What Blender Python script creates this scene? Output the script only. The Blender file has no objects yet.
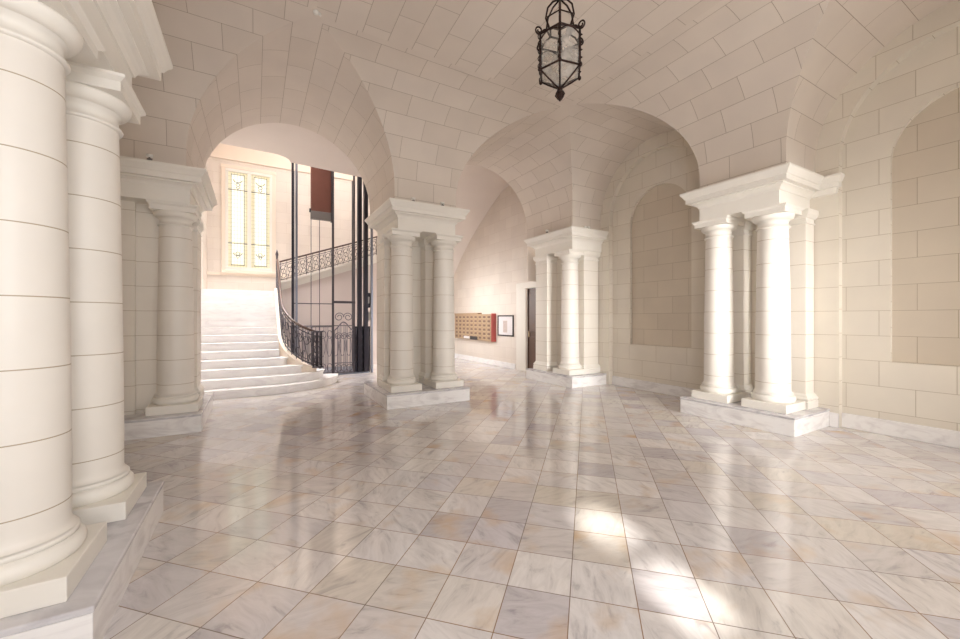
import bpy, bmesh, math, random
from mathutils import Vector, Matrix
C = bpy.context.scene.collection
sc = bpy.context.scene
PI = math.pi
random.seed(7)

# ------------------------------------------------------------------ camera
F = 393.28
cd = bpy.data.cameras.new('camera'); cam = bpy.data.objects.new('camera', cd); C.objects.link(cam)
cd.sensor_width = 36.0; cd.sensor_fit = 'HORIZONTAL'; cd.lens = F / 960 * 36.0
cd.shift_y = -1.2 / 960; cd.clip_start = 0.05
cam.location = (0, 0, 1.6); cam.rotation_euler = (PI / 2, 0, -0.5195)
sc.camera = cam
# ------------------------------------------------------------------ world, lights, exposure
w = bpy.data.worlds.new('daylight'); sc.world = w; w.use_nodes = True
w.node_tree.nodes['Background'].inputs[0].default_value = (0.95, 0.97, 1, 1)
w.node_tree.nodes['Background'].inputs[1].default_value = 1.0
vs = sc.view_settings
vs.view_transform = 'Standard'; vs.look = 'None'; vs.gamma = 1; vs.use_curve_mapping = False
vs.exposure = 0.08
sc.cycles.diffuse_bounces = 8; sc.cycles.max_bounces = 14; sc.cycles.glossy_bounces = 4
sc.cycles.sample_clamp_indirect = 6.0

def area(name, loc, target, sx, sy, power, col=(1, 1, 1), spread=180):
    l = bpy.data.lights.new(name, 'AREA'); l.shape = 'RECTANGLE'; l.size = sx; l.size_y = sy
    l.energy = power; l.color = col; l.spread = math.radians(spread)
    o = bpy.data.objects.new(name, l); C.objects.link(o); o.location = loc
    d = Vector(target) - Vector(loc)
    o.rotation_euler = d.to_track_quat('-Z', 'Y').to_euler()
    return o
WARM = (1, 0.97, 0.94); COOL = (0.97, 0.98, 1.0)
area('entrance_daylight', (5.8, -1.2, 1.7), (6.4, 2.8, 1.0), 0.9, 3.0, 38, WARM, 70)
area('far_pier_fill', (4.9, -1.2, 1.9), (6.2, 7.0, 1.0), 1.2, 3.0, 42, WARM, 45)  # narrow fill added to brighten the far corner pier, sparing the near columns
area('entrance_skylight', (4.8, -1.2, 1.9), (5.0, 4, 1.6), 1.8, 3.0, 80, WARM)
area('hall_front_fill', (0.45, -1.2, 2.2), (1.2, 4, 1.9), 1.6, 2.6, 145, (0.98, 0.98, 1.0))  # flat frontal fill added behind the camera, not a window
area('stair_fill', (-0.3, 11.9, 8.5), (-0.3, 11.3, 0), 2.0, 2.2, 235, (1, 0.97, 0.95), 75)  # lamp added under the closed stairwell ceiling to brighten the steps
area('stair_hall_fill', (2.2, 12.4, 8.4), (2.2, 12.6, 0), 3.0, 2.4, 150, (1, 0.98, 0.98))  # second, wider lamp added to lift the dark stair hall
area('corridor_fill', (4.6, 11.9, 1.8), (7.1, 11.4, 0.3), 3.0, 2.6, 125, (1, 0.98, 0.97))  # fill added for the mailbox wall; the corridor has no window
sl = bpy.data.lights.new('sun', 'SUN'); sl.energy = 8.5; sl.angle = math.radians(3.0); sl.color = (1, 0.96, 0.9)
so = bpy.data.objects.new('sun', sl); C.objects.link(so)
so.rotation_euler = Vector((0.26, 1.0, -0.75)).to_track_quat('-Z', 'Y').to_euler()

# ------------------------------------------------------------------ node materials
def S(r, g, b):
    f = lambda c: (c / 255 / 12.92) if c / 255 <= 0.04045 else ((c / 255 + 0.055) / 1.055) ** 2.4
    return (f(r), f(g), f(b), 1)

class NT:
    def __init__(s, name):
        s.m = bpy.data.materials.new(name); s.m.use_nodes = True
        s.t = s.m.node_tree; s.b = s.t.nodes['Principled BSDF']; s.out = s.t.nodes['Material Output']
    def n(s, typ, **kw):
        nd = s.t.nodes.new(typ)
        for k, v in kw.items():
            if k.startswith('i_'):
                key = k[2:]; key = int(key) if key.isdigit() else key.replace('_', ' ')
                nd.inputs[key].default_value = v
            else: setattr(nd, k, v)
        return nd
    def l(s, a, b): s.t.links.new(a, b)
    def math(s, op, a, b=None):
        nd = s.n('ShaderNodeMath', operation=op)
        for i, x in enumerate((a, b)):
            if x is None: continue
            if isinstance(x, (int, float)): nd.inputs[i].default_value = x
            else: s.l(x, nd.inputs[i])
        return nd.outputs[0]
    def mix(s, fac, a, b, mode='MIX'):
        nd = s.n('ShaderNodeMix', data_type='RGBA', blend_type=mode)
        for i, x in ((0, fac), (6, a), (7, b)):
            if isinstance(x, (int, float, tuple)): nd.inputs[i].default_value = x
            else: s.l(x, nd.inputs[i])
        return nd.outputs[2]
    def ramp(s, fac, stops):
        nd = s.n('ShaderNodeValToRGB'); cr = nd.color_ramp
        while len(cr.elements) < len(stops): cr.elements.new(0.5)
        for e, (p, c) in zip(cr.elements, stops): e.position = p; e.color = c
        s.l(fac, nd.inputs[0]); return nd.outputs[0]
    def bump(s, h, strength, dist=0.01):
        nd = s.n('ShaderNodeBump'); nd.inputs['Strength'].default_value = strength; nd.inputs['Distance'].default_value = dist
        s.l(h, nd.inputs['Height']); s.l(nd.outputs[0], s.b.inputs['Normal'])

def plain(name, col, rough=0.5, metal=0.0, noise=0.06, scale=6):
    t = NT(name)
    nz = t.n('ShaderNodeTexNoise'); nz.inputs['Scale'].default_value = scale; nz.inputs['Detail'].default_value = 4
    tc = t.n('ShaderNodeTexCoord'); t.l(tc.outputs['Object'], nz.inputs['Vector'])
    c = t.mix(nz.outputs[0], tuple(min(1, x * (1 - noise)) for x in col[:3]) + (1,), tuple(min(1, x * (1 + noise)) for x in col[:3]) + (1,))
    t.l(c, t.b.inputs['Base Color']); t.b.inputs['Roughness'].default_value = rough; t.b.inputs['Metallic'].default_value = metal
    return t.m

ROW = 0.35; BW = 0.70; Z0 = 0.306
def block_stone(name, col, joint, rough=0.55):
    t = NT(name)
    uv = t.n('ShaderNodeUVMap')
    mp = t.n('ShaderNodeMapping'); mp.inputs['Location'].default_value = (0.11, -Z0, 0)
    t.l(uv.outputs[0], mp.inputs[0])
    br = t.n('ShaderNodeTexBrick', offset=0.5, offset_frequency=2, squash=1.0)
    t.l(mp.outputs[0], br.inputs['Vector'])
    br.inputs['Scale'].default_value = 1; br.inputs['Mortar Size'].default_value = 0.0032
    br.inputs['Mortar Smooth'].default_value = 0.25; br.inputs['Bias'].default_value = 0
    br.inputs['Brick Width'].default_value = BW; br.inputs['Row Height'].default_value = ROW
    br.inputs['Color1'].default_value = col
    br.inputs['Color2'].default_value = (col[0] * 0.94, col[1] * 0.93, col[2] * 0.92, 1)
    br.inputs['Mortar'].default_value = joint
    tc = t.n('ShaderNodeTexCoord')
    nz = t.n('ShaderNodeTexNoise'); nz.inputs['Scale'].default_value = 1.7; nz.inputs['Detail'].default_value = 5
    t.l(tc.outputs['Object'], nz.inputs['Vector'])
    v = t.ramp(nz.outputs[0], [(0.3, (0.93, 0.93, 0.94, 1)), (0.7, (1, 1, 1, 1))])
    t.l(t.mix(1.0, br.outputs['Color'], v, 'MULTIPLY'), t.b.inputs['Base Color'])
    t.b.inputs['Roughness'].default_value = rough
    t.bump(t.math('SUBTRACT', 1.0, br.outputs['Fac']), 0.5, 0.006)
    return t.m

def drum_stone(name, col, joint, rough=0.45):
    t = NT(name)
    g = t.n('ShaderNodeNewGeometry'); sx = t.n('ShaderNodeSeparateXYZ'); t.l(g.outputs['Position'], sx.inputs[0])
    fr = t.math('FRACT', t.math('DIVIDE', t.math('ADD', sx.outputs[2], 10 * ROW - Z0), ROW))
    d = t.math('ABSOLUTE', t.math('SUBTRACT', fr, 0.5))
    line = t.math('GREATER_THAN', d, 0.5 - 0.003 / ROW)
    tc = t.n('ShaderNodeTexCoord'); nz = t.n('ShaderNodeTexNoise'); nz.inputs['Scale'].default_value = 2.5; nz.inputs['Detail'].default_value = 5
    t.l(tc.outputs['Object'], nz.inputs['Vector'])
    base = t.ramp(nz.outputs[0], [(0.3, tuple(x * 0.95 for x in col[:3]) + (1,)), (0.7, col)])
    t.l(t.mix(line, base, joint), t.b.inputs['Base Color']); t.b.inputs['Roughness'].default_value = rough
    return t.m

def marble(name, a, b, rough=0.2, scale=2.2):
    t = NT(name); tc = t.n('ShaderNodeTexCoord')
    nz = t.n('ShaderNodeTexNoise'); nz.inputs['Scale'].default_value = scale; nz.inputs['Detail'].default_value = 8
    nz.inputs['Distortion'].default_value = 1.6
    mp = t.n('ShaderNodeMapping'); mp.inputs['Scale'].default_value = (1, 1, 3); mp.inputs['Rotation'].default_value = (0.3, 0.4, 0.2)
    t.l(tc.outputs['Object'], mp.inputs[0]); t.l(mp.outputs[0], nz.inputs['Vector'])
    t.l(t.ramp(nz.outputs[0], [(0.33, b), (0.52, a), (1.0, a)]), t.b.inputs['Base Color'])
    t.b.inputs['Roughness'].default_value = rough
    return t.m

def floor_marble():
    t = NT('polished_marble_tile'); T = 0.367
    g = t.n('ShaderNodeNewGeometry'); sx = t.n('ShaderNodeSeparateXYZ'); t.l(g.outputs['Position'], sx.inputs[0])
    X, Y = sx.outputs[0], sx.outputs[1]
    p = t.math('DIVIDE', t.math('SUBTRACT', t.math('MULTIPLY', t.math('ADD', X, Y), 0.70711), 2.317 - 40 * T), T)
    q = t.math('DIVIDE', t.math('SUBTRACT', t.math('MULTIPLY', t.math('SUBTRACT', Y, X), 0.70711), 0.095 - 40 * T), T)
    cp, cq = t.math('FLOOR', p), t.math('FLOOR', q)
    fp, fq = t.math('FRACT', p), t.math('FRACT', q)
    e = t.math('MAXIMUM', t.math('ABSOLUTE', t.math('SUBTRACT', fp, 0.5)), t.math('ABSOLUTE', t.math('SUBTRACT', fq, 0.5)))
    grout = t.n('ShaderNodeMapRange'); grout.inputs[1].default_value = 0.4895; grout.inputs[2].default_value = 0.4955
    t.l(e, grout.inputs[0])
    cell = t.n('ShaderNodeCombineXYZ'); t.l(cp, cell.inputs[0]); t.l(cq, cell.inputs[1])
    wn = t.n('ShaderNodeTexWhiteNoise', noise_dimensions='3D'); t.l(cell.outputs[0], wn.inputs['Vector'])
    tint = t.ramp(wn.outputs['Value'], [(0.0, S(190, 184, 188)), (0.2, S(218, 214, 214)), (0.4, S(208, 202, 200)), (0.55, S(225, 221, 220)),
                                        (0.7, S(210, 202, 191)), (0.85, S(205, 201, 206)), (1.0, S(230, 226, 222))])
    # veins: world position, shifted and turned for every tile
    off = t.n('ShaderNodeVectorMath', operation='SCALE'); t.l(wn.outputs['Color'], off.inputs[0]); off.inputs[3].default_value = 30
    add = t.n('ShaderNodeVectorMath', operation='ADD'); t.l(g.outputs['Position'], add.inputs[0]); t.l(off.outputs[0], add.inputs[1])
    vr = t.n('ShaderNodeVectorRotate', rotation_type='Z_AXIS'); t.l(add.outputs[0], vr.inputs['Vector'])
    t.l(t.math('MULTIPLY', wn.outputs['Value'], 9.0), vr.inputs['Angle'])
    mp = t.n('ShaderNodeMapping'); mp.inputs['Scale'].default_value = (1, 3.2, 1); t.l(vr.outputs[0], mp.inputs[0])
    nz = t.n('ShaderNodeTexNoise'); nz.inputs['Scale'].default_value = 3.2; nz.inputs['Detail'].default_value = 10
    nz.inputs['Roughness'].default_value = 0.65; nz.inputs['Distortion'].default_value = 1.2
    t.l(mp.outputs[0], nz.inputs['Vector'])
    vein = t.ramp(nz.outputs[0], [(0.3, (0.60, 0.59, 0.61, 1)), (0.43, (0.87, 0.865, 0.865, 1)), (0.6, (1, 1, 1, 1)), (0.75, (0.93, 0.91, 0.89, 1))])
    col = t.mix(1.0, tint, vein, 'MULTIPLY')
    n2 = t.n('ShaderNodeTexNoise'); n2.inputs['Scale'].default_value = 2.1; n2.inputs['Detail'].default_value = 4
    t.l(add.outputs[0], n2.inputs['Vector'])
    rust = t.ramp(n2.outputs[0], [(0.57, (0, 0, 0, 1)), (0.78, (0.75, 0.75, 0.75, 1))])
    col = t.mix(rust, col, S(196, 160, 112))
    n3 = t.n('ShaderNodeTexNoise'); n3.inputs['Scale'].default_value = 1.3
    t.l(g.outputs['Position'], n3.inputs['Vector'])
    gc = t.ramp(n3.outputs[0], [(0.4, S(122, 111, 102)), (0.62, S(146, 114, 84))])
    col = t.mix(grout.outputs[0], col, gc)
    t.l(col, t.b.inputs['Base Color'])
    r = t.ramp(nz.outputs[0], [(0.3, (0.13, 0.13, 0.13, 1)), (0.7, (0.065, 0.065, 0.065, 1))])
    t.l(r, t.b.inputs['Roughness']); t.b.inputs['IOR'].default_value = 1.55
    t.b.inputs['Specular IOR Level'].default_value = 1.0
    wv = t.n('ShaderNodeTexNoise'); wv.inputs['Scale'].default_value = 5.0; t.l(g.outputs['Position'], wv.inputs['Vector'])
    t.bump(t.math('SUBTRACT', t.math('MULTIPLY', wv.outputs[0], 0.12), t.math('MULTIPLY', grout.outputs[0], 0.35)), 0.25, 0.008)
    return t.m

M = {}
M['vault'] = block_stone('vault_limestone_blocks', S(219, 209, 198), S(158, 143, 127))
M['wall'] = block_stone('wall_limestone_blocks', S(225, 218, 205), S(176, 162, 142))
M['flank'] = plain('lilac_grey_plaster', S(214, 202, 197), 0.7, 0, 0.03, 2)
M['slab'] = marble('grey_slab_marble', S(210, 208, 211), S(176, 173, 178), 0.15)
M['niche'] = block_stone('shaded_niche_blocks', S(208, 197, 180), S(160, 145, 124))  # wall stone darkened: the shade inside the shallow niches is in this colour
M['pinkwall'] = block_stone('stair_hall_stone_blocks', S(228, 219, 209), S(206, 193, 180))
M['column'] = drum_stone('column_limestone', S(232, 227, 219), S(172, 157, 134))
M['pier'] = drum_stone('pier_limestone', S(231, 225, 215), S(180, 166, 146))
M['mould'] = plain('moulding_limestone', S(232, 228, 220), 0.5, 0, 0.03)
M['plaster'] = plain('smooth_plaster', S(226, 217, 210), 0.7, 0, 0.03, 2)
M['peach'] = plain('peach_plaster', S(232, 219, 204), 0.7, 0, 0.03, 2)
M['plinth'] = marble('white_plinth_marble', S(236, 234, 233), S(214, 210, 210), 0.22)
M['step'] = marble('white_step_marble', S(246, 245, 245), S(236, 233, 234), 0.25)
M['floor'] = floor_marble()
M['iron'] = plain('wrought_iron', S(84, 80, 86), 0.35, 0.7, 0.15, 20)
M['steel'] = plain('painted_steel', S(128, 132, 145), 0.35, 0.7, 0.08, 20)
M['darkiron'] = plain('dark_elevator_iron', S(46, 43, 52), 0.4, 0.6, 0.15, 20)
M['gateiron'] = plain('grey_gate_iron', S(126, 120, 128), 0.4, 0.5, 0.1, 20)
M['bronze'] = plain('dark_bronze', S(58, 42, 38), 0.45, 0.7, 0.25, 30)
M['rustpanel'] = plain('rust_brown_panel', S(104, 62, 50), 0.55, 0.2, 0.12, 5)
M['wood'] = plain('dark_brown_door_wood', S(92, 66, 52), 0.4, 0, 0.12, 9)
M['handrail'] = plain('handrail_wood', S(84, 62, 54), 0.35, 0, 0.1, 9)
M['brass'] = plain('mailbox_brass', S(196, 174, 144), 0.45, 0.1, 0.08, 12)
M['brassdark'] = plain('mailbox_case_brass', S(176, 150, 122), 0.5, 0.1, 0.1, 12)  # darker brass of the mailbox case and its raised top
M['slotdark'] = plain('dark_mail_slot', S(120, 92, 76), 0.5, 0, 0.1, 12)
M['red'] = plain('red_end_panel', S(178, 86, 80), 0.5, 0, 0.06, 8)
M['black'] = plain('black_frame', S(40, 36, 38), 0.4)
M['paper'] = plain('white_mount', S(226, 222, 224), 0.6, 0, 0.02)
M['print'] = plain('faded_print', S(196, 182, 176), 0.6, 0, 0.25, 14)
M['white'] = plain('white_fixture', S(225, 222, 216), 0.5, 0, 0.02)
M['grey'] = plain('grey_fixture', S(110, 105, 102), 0.5, 0.2, 0.05)

def milky_glass():
    t = NT('milky_lantern_glass'); tr = t.n('ShaderNodeBsdfTransparent'); tr.inputs[0].default_value = (0.93, 0.92, 0.9, 1)
    nz = t.n('ShaderNodeTexNoise'); nz.inputs['Scale'].default_value = 9; nz.inputs['Detail'].default_value = 3
    tc = t.n('ShaderNodeTexCoord'); t.l(tc.outputs['Object'], nz.inputs['Vector'])
    t.b.inputs['Base Color'].default_value = S(196, 192, 186); t.b.inputs['Roughness'].default_value = 0.15
    mx = t.n('ShaderNodeMixShader'); t.l(t.ramp(nz.outputs[0], [(0.35, (0.15, 0.15, 0.15, 1)), (0.65, (0.55, 0.55, 0.55, 1))]), mx.inputs[0])
    t.l(tr.outputs[0], mx.inputs[1]); t.l(t.b.outputs[0], mx.inputs[2]); t.l(mx.outputs[0], t.out.inputs[0])
    return t.m
M['glass'] = milky_glass()
def lit_glass(name, col, strength):
    # daylit leaded panes: one pane mesh with a grid of lead lines in it
    t = NT(name); tc = t.n('ShaderNodeTexCoord'); sx = t.n('ShaderNodeSeparateXYZ'); t.l(tc.outputs['Object'], sx.inputs[0])
    def line(o, step, wd):
        fr = t.math('FRACT', t.math('DIVIDE', t.math('ADD', o, 100 * step), step))
        return t.math('LESS_THAN', fr, wd / step)
    ln = t.math('MAXIMUM', line(sx.outputs[0], 0.085, 0.009), line(sx.outputs[2], 0.125, 0.009))
    nz = t.n('ShaderNodeTexNoise'); nz.inputs['Scale'].default_value = 3; t.l(tc.outputs['Object'], nz.inputs['Vector'])
    c = t.mix(nz.outputs[0], col, S(255, 248, 222))
    c = t.mix(ln, c, S(205, 192, 154))
    t.b.inputs['Base Color'].default_value = (.12, .12, .1, 1); t.l(c, t.b.inputs['Emission Color']); t.b.inputs['Emission Strength'].default_value = strength
    t.b.inputs['Roughness'].default_value = 0.2
    return t.m
M['pane'] = lit_glass('daylit_leaded_glass', S(246, 244, 226), 1.25)
M['pane_edge'] = lit_glass('daylit_amber_border_glass', S(246, 222, 160), 0.85)

# ------------------------------------------------------------------ mesh helpers
class MB:
    def __init__(s): s.v = []; s.f = []; s.uv = []; s.sm = []
    def face(s, pts, uvs=None, smooth=False):
        i = len(s.v); s.v += [tuple(p) for p in pts]; s.f.append(list(range(i, i + len(pts))))
        s.uv.append(uvs or [(0, 0)] * len(pts)); s.sm.append(smooth)
    def grid(s, P, U=None, smooth=True):
        i = len(s.v); n = len(P); m = len(P[0])
        for r in P: s.v += [tuple(p) for p in r]
        for a in range(n - 1):
            for b in range(m - 1):
                ids = [(a, b), (a, b + 1), (a + 1, b + 1), (a + 1, b)]
                s.f.append([i + x * m + y for x, y in ids])
                s.uv.append([U[x][y] if U else (0, 0) for x, y in ids]); s.sm.append(smooth)
    def box(s, x0, x1, y0, y1, z0, z1):
        a = [(x0, y0), (x1, y0), (x1, y1), (x0, y1)]
        for k in range(4):
            (p, q), (r, t) = a[k], a[(k + 1) % 4]
            k2 = (lambda x, y: x if abs(r - p) > abs(t - q) else y)
            s.face([(p, q, z0), (r, t, z0), (r, t, z1), (p, q, z1)], [(k2(p, q), z0), (k2(r, t), z0), (k2(r, t), z1), (k2(p, q), z1)])
        s.face([(x, y, z1) for x, y in a], [(x, y) for x, y in a])
        s.face([(x, y, z0) for x, y in reversed(a)], [(x, y) for x, y in reversed(a)])
    def prism(s, poly, z0, z1):       # convex polygon (ccw) extruded in z
        n = len(poly)
        for k in range(n):
            (p, q), (r, t) = poly[k], poly[(k + 1) % n]
            s.face([(p, q, z0), (r, t, z0), (r, t, z1), (p, q, z1)])
        s.face([(x, y, z1) for x, y in poly]); s.face([(x, y, z0) for x, y in reversed(poly)])
    def lathe(s, prof, cx=0, cy=0, n=40):
        P = [[(cx + r * math.cos(2 * PI * k / n), cy + r * math.sin(2 * PI * k / n), z) for k in range(n + 1)] for r, z in prof]
        s.grid(P)
    def sq_rings(s, rings):           # rings: (x0,x1,y0,y1,z) stacked moulding profile, closed top and bottom
        def c(r): return [(r[0], r[2], r[4]), (r[1], r[2], r[4]), (r[1], r[3], r[4]), (r[0], r[3], r[4])]
        for a, b in zip(rings, rings[1:]):
            A, B = c(a), c(b)
            for k in range(4): s.face([A[k], A[(k + 1) % 4], B[(k + 1) % 4], B[k]])
        s.face(list(reversed(c(rings[0])))); s.face(c(rings[-1]))
    def tube(s, pts, r, n=6, closed=False):
        pts = [Vector(p) for p in pts]; m = len(pts); rows = []
        up = None
        for i in range(m):
            if closed: d = pts[(i + 1) % m] - pts[i - 1]
            else: d = pts[min(i + 1, m - 1)] - pts[max(i - 1, 0)]
            if d.length < 1e-9: d = Vector((0, 0, 1))
            d.normalize()
            if up is None:
                up = Vector((0, 0, 1)) if abs(d.z) < 0.9 else Vector((1, 0, 0))
            a = (up - d * up.dot(d))
            if a.length < 1e-6: a = Vector((1, 0.3, 0.2)) - d * d.dot(Vector((1, 0.3, 0.2)))
            a.normalize(); b = d.cross(a); up = a
            rr = r[i] if isinstance(r, (list, tuple)) else r
            rows.append([pts[i] + (a * math.cos(2 * PI * k / n) + b * math.sin(2 * PI * k / n)) * rr for k in range(n + 1)])
        if closed: rows.append(rows[0])
        s.grid(rows)
        if not closed:
            s.face(list(reversed(rows[0][:-1]))); s.face(rows[-1][:-1])
    def build(s, name, mat, parent=None, bevel=0.0, weld=True, segs=2):
        me = bpy.data.meshes.new(name); me.from_pydata(s.v, [], s.f)
        ul = me.uv_layers.new(name='UVMap'); k = 0
        for f in s.uv:
            for u in f: ul.data[k].uv = u; k += 1
        me.polygons.foreach_set('use_smooth', s.sm)
        me.materials.append(M[mat] if isinstance(mat, str) else mat)
        bm = bmesh.new(); bm.from_mesh(me)
        if weld:
            bmesh.ops.remove_doubles(bm, verts=bm.verts, dist=1e-5)
            bmesh.ops.recalc_face_normals(bm, faces=bm.faces)
        if bevel:
            es = [e for e in bm.edges if len(e.link_faces) == 2 and e.calc_face_angle(0) > 0.6]
            bmesh.ops.bevel(bm, geom=es, offset=bevel, segments=segs, affect='EDGES', profile=0.5, clamp_overlap=True)
        bm.to_mesh(me); bm.free(); me.update()
        o = bpy.data.objects.new(name, me); C.objects.link(o)
        if parent: o.parent = parent
        return o

def thing(name, label, cat, loc=(0, 0, 0), rz=0, group=None):
    o = bpy.data.objects.new(name, None); C.objects.link(o); o.location = loc; o.rotation_euler = (0, 0, rz)
    o.empty_display_size = 0.1
    o['label'] = label; o['category'] = cat; o['kind'] = 'thing'
    if group: o['group'] = group
    return o
def tag(o, label, cat, group=None):
    o['label'] = label; o['category'] = cat; o['kind'] = 'thing'
    if group: o['group'] = group
    return o
def struct(o, label, cat):
    o['kind'] = 'structure'; o['label'] = label; o['category'] = cat
    return o
def dup(root, loc, rz, label):
    r = root.copy(); C.objects.link(r); r.location = loc; r.rotation_euler = (0, 0, rz); r['label'] = label
    for ch in list(root.children):
        c = ch.copy(); C.objects.link(c); c.parent = r
        for g in ch.children:
            d = g.copy(); C.objects.link(d); d.parent = c
    return r

# ------------------------------------------------------------------ plan
CX, CY = 2.816, 3.285
A = 3.473          # plinth line
W = 3.67          # springing line of the vault
R = 1.525; BC = 2.145; ZC = 3.685; ZS = 3.965; ZT = ZS + R
E = 4.585          # end walls
BK = 5.45         # outer face of back openings
def L2(x, y): return (CX + x, CY + y)
NA = 40

# ------------------------------------------------------------------ floor
b = MB(); b.face([(-3.5, -1.6, 0), (8, -1.6, 0), (8, 14.3, 0), (-3.5, 14.3, 0)])
struct(b.build('floor', 'floor'), 'polished marble floor laid in diagonal square tiles', 'floor')

# ------------------------------------------------------------------ vaulted ceiling
b = MB()
arc = [(-R, ZC), (-R, ZS)] + [(-R * math.cos(PI * k / NA), ZS + R * math.sin(PI * k / NA)) for k in range(1, NA)] + [(R, ZS), (R, ZC)]
def alen(path):
    o = [0]
    for p, q in zip(path, path[1:]): o.append(o[-1] + math.hypot(q[0] - p[0], q[1] - p[1]))
    return o
AL = alen(arc)
for sx_ in (-1, 1):
    for sy_ in (-1, 1):
        for axis in (0, 1):                      # 0: barrel running along y, 1: along x
            end = E
            if axis == 0: end = BK if sy_ > 0 else E
            P, U = [], []
            for (s_, z), al in zip(arc, AL):
                st = BC + abs(s_); row, ur = [], []
                for k in range(7):
                    t_ = st + (end - st) * k / 6
                    lx, ly = (BC + s_, t_) if axis == 0 else (t_, BC + s_)
                    row.append((CX + sx_ * lx, CY + sy_ * ly, z)); ur.append((t_ + 0.2 * axis, al + ZC))
                P.append(row); U.append(ur)
            b.grid(P, U)
cov = [(W, ZC), (W, ZS)] + [(W - R * (1 - math.cos(PI / 2 * k / 24)), ZS + R * math.sin(PI / 2 * k / 24)) for k in range(1, 25)]
CL = alen(cov)
for dx, dy in ((0, 1), (1, 0), (-1, 0), (0, -1)):
    P, U = [], []
    for (d, z), al in zip(cov, CL):
        hw = W + (BC - R) - d; row, ur = [], []
        for k in range(9):
            l_ = -hw + 2 * hw * k / 8
            x, y = (l_, d * dy) if dy else (d * dx, l_)
            row.append((CX + x, CY + y, z)); ur.append((l_ + 0.1, al + ZC))
        P.append(row); U.append(ur)
    b.grid(P, U)
P, U = [], []
for i in range(17):
    row, ur = [], []
    for j in range(17):
        x, y = -BC + 2 * BC * i / 16, -BC + 2 * BC * j / 16
        row.append((CX + x, CY + y, ZT + 0.1 * (1 - (x / BC) ** 2) * (1 - (y / BC) ** 2))); ur.append((y, x + CL[-1] + ZC + BC))
    P.append(row); U.append(ur)
b.grid(P, U)
struct(b.build('ceiling', 'vault', weld=False), 'groin vaulted ceiling of beige limestone blocks', 'ceiling')

# ------------------------------------------------------------------ arched wall plates
def plate(b, to3, t0, t1, z0, z1, ops, n=28):
    """vertical plate; ops = (centre, radius, spring, bottom); to3(t, z) -> point"""
    ts = {t0, t1}
    for (c, r, zs, zb) in ops:
        for k in range(n + 1): ts.add(c - r * math.cos(PI * k / n))
    ts = sorted(t for t in ts if t0 - 1e-6 <= t <= t1 + 1e-6)
    def q(a, c_, za, zb_, zc, zd):
        b.face([to3(a, za), to3(c_, zb_), to3(c_, zc), to3(a, zd)], [(a, za), (c_, zb_), (c_, zc), (a, zd)])
    for a, c_ in zip(ts, ts[1:]):
        if c_ - a < 1e-6: continue
        mid = (a + c_) / 2; op = next((o for o in ops if abs(mid - o[0]) < o[1]), None)
        if not op: q(a, c_, z0, z0, z1, z1); continue
        c, r, zs, zb = op
        h = lambda t: zs + math.sqrt(max(0, r * r - (t - c) ** 2))
        if zb > z0: q(a, c_, z0, z0, zb, zb)
        q(a, c_, h(a), h(c_), z1, z1)
def reveal(b, to3d, c, r, zs, zb, d0, d1, n=28, sill=True):
    path = [(c - r, zb)] + [(c - r * math.cos(PI * k / n), zs + r * math.sin(PI * k / n)) for k in range(n + 1)] + [(c + r, zb)]
    al = alen(path)
    b.grid([[to3d(t, z, d0), to3d(t, z, d1)] for t, z in path], [[(0.1, a), (0.1 + d1 - d0, a)] for a in al])
    if sill: b.face([to3d(c - r, zb, d0), to3d(c + r, zb, d0), to3d(c + r, zb, d1), to3d(c - r, zb, d1)], [(0, 0.1), (0, .1), (0, .1), (0, .1)])

RR, NR, NS, NB = 1.245, 0.735, 3.74, 1.006
D1, D2 = 0.12, 0.06
for side, sg in (('right', 1), ('left', -1)):
    b = MB()
    p3d = lambda t, z, d, sg=sg: (CX + sg * (E + d), t, z)
    bays = [CY - BC, CY + BC]
    plate(b, lambda t, z: p3d(t, z, 0), CY - E, CY + BK, 0, 5.7, [(c, RR, ZS, 0) for c in bays])
    for c in bays:
        reveal(b, p3d, c, RR, ZS, 0, 0, D1, sill=False)
        plate(b, lambda t, z: p3d(t, z, D1), c - RR - 0.02, c + RR + 0.02, 0, 5.4, [(c, NR, NS, NB)])
        reveal(b, p3d, c, NR, NS, NB, D1, D1 + D2)
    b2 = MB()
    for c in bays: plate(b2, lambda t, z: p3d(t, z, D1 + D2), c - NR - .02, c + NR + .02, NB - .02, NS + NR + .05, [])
    struct(b2.build('wall_niche_' + side, 'niche', weld=False), 'beige block panels inside the arched niches, darkened to look shaded', 'wall')
    struct(b.build('wall_' + side, 'wall', weld=False), {'right': 'right-hand beige block wall with shallow arched niches', 'left': 'left-hand beige block wall behind the columns'}[side], 'wall')
    b = MB()
    for c in bays:
        x0, x1 = sorted((CX + sg * (E + D1 - 0.022), CX + sg * (E + D1 + 0.02)))
        b.box(x0, x1, c - RR, c + RR, 0, 0.21)
    for y0, y1 in ((CY - BC + RR, CY - .8), (CY + .8, CY + BC - RR)):
        x0, x1 = sorted((CX + sg * (E - 0.02), CX + sg * (E + 0.02)))
        b.box(x0, x1, y0 - .0, y1, 0, 0.21)
    struct(b.build('baseboard_' + side, 'plinth', bevel=0.006), 'white marble baseboard along the %s wall' % side, 'baseboard')
# outer wall over the back openings
b = MB()
plate(b, lambda t, z: (t, CY + BK, z), CX - E, CX + E, ZC, 6.25, [(CX - BC, R, ZS, ZC), (CX + BC, R, ZS, ZC)])
plate(b, lambda t, z: (t, CY + BK, z), CX - E, CX - W, 0, ZC, [])
plate(b, lambda t, z: (t, CY + BK, z), CX + W, CX + E, 2.62, ZC, [])
plate(b, lambda t, z: (t, CY + BK, z), CX + W + .32, CX + E, 0, 2.62, [])
struct(b.build('wall_back', 'plaster', weld=False), 'wall pierced by the two arches into the stair hall and corridor', 'wall')
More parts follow.
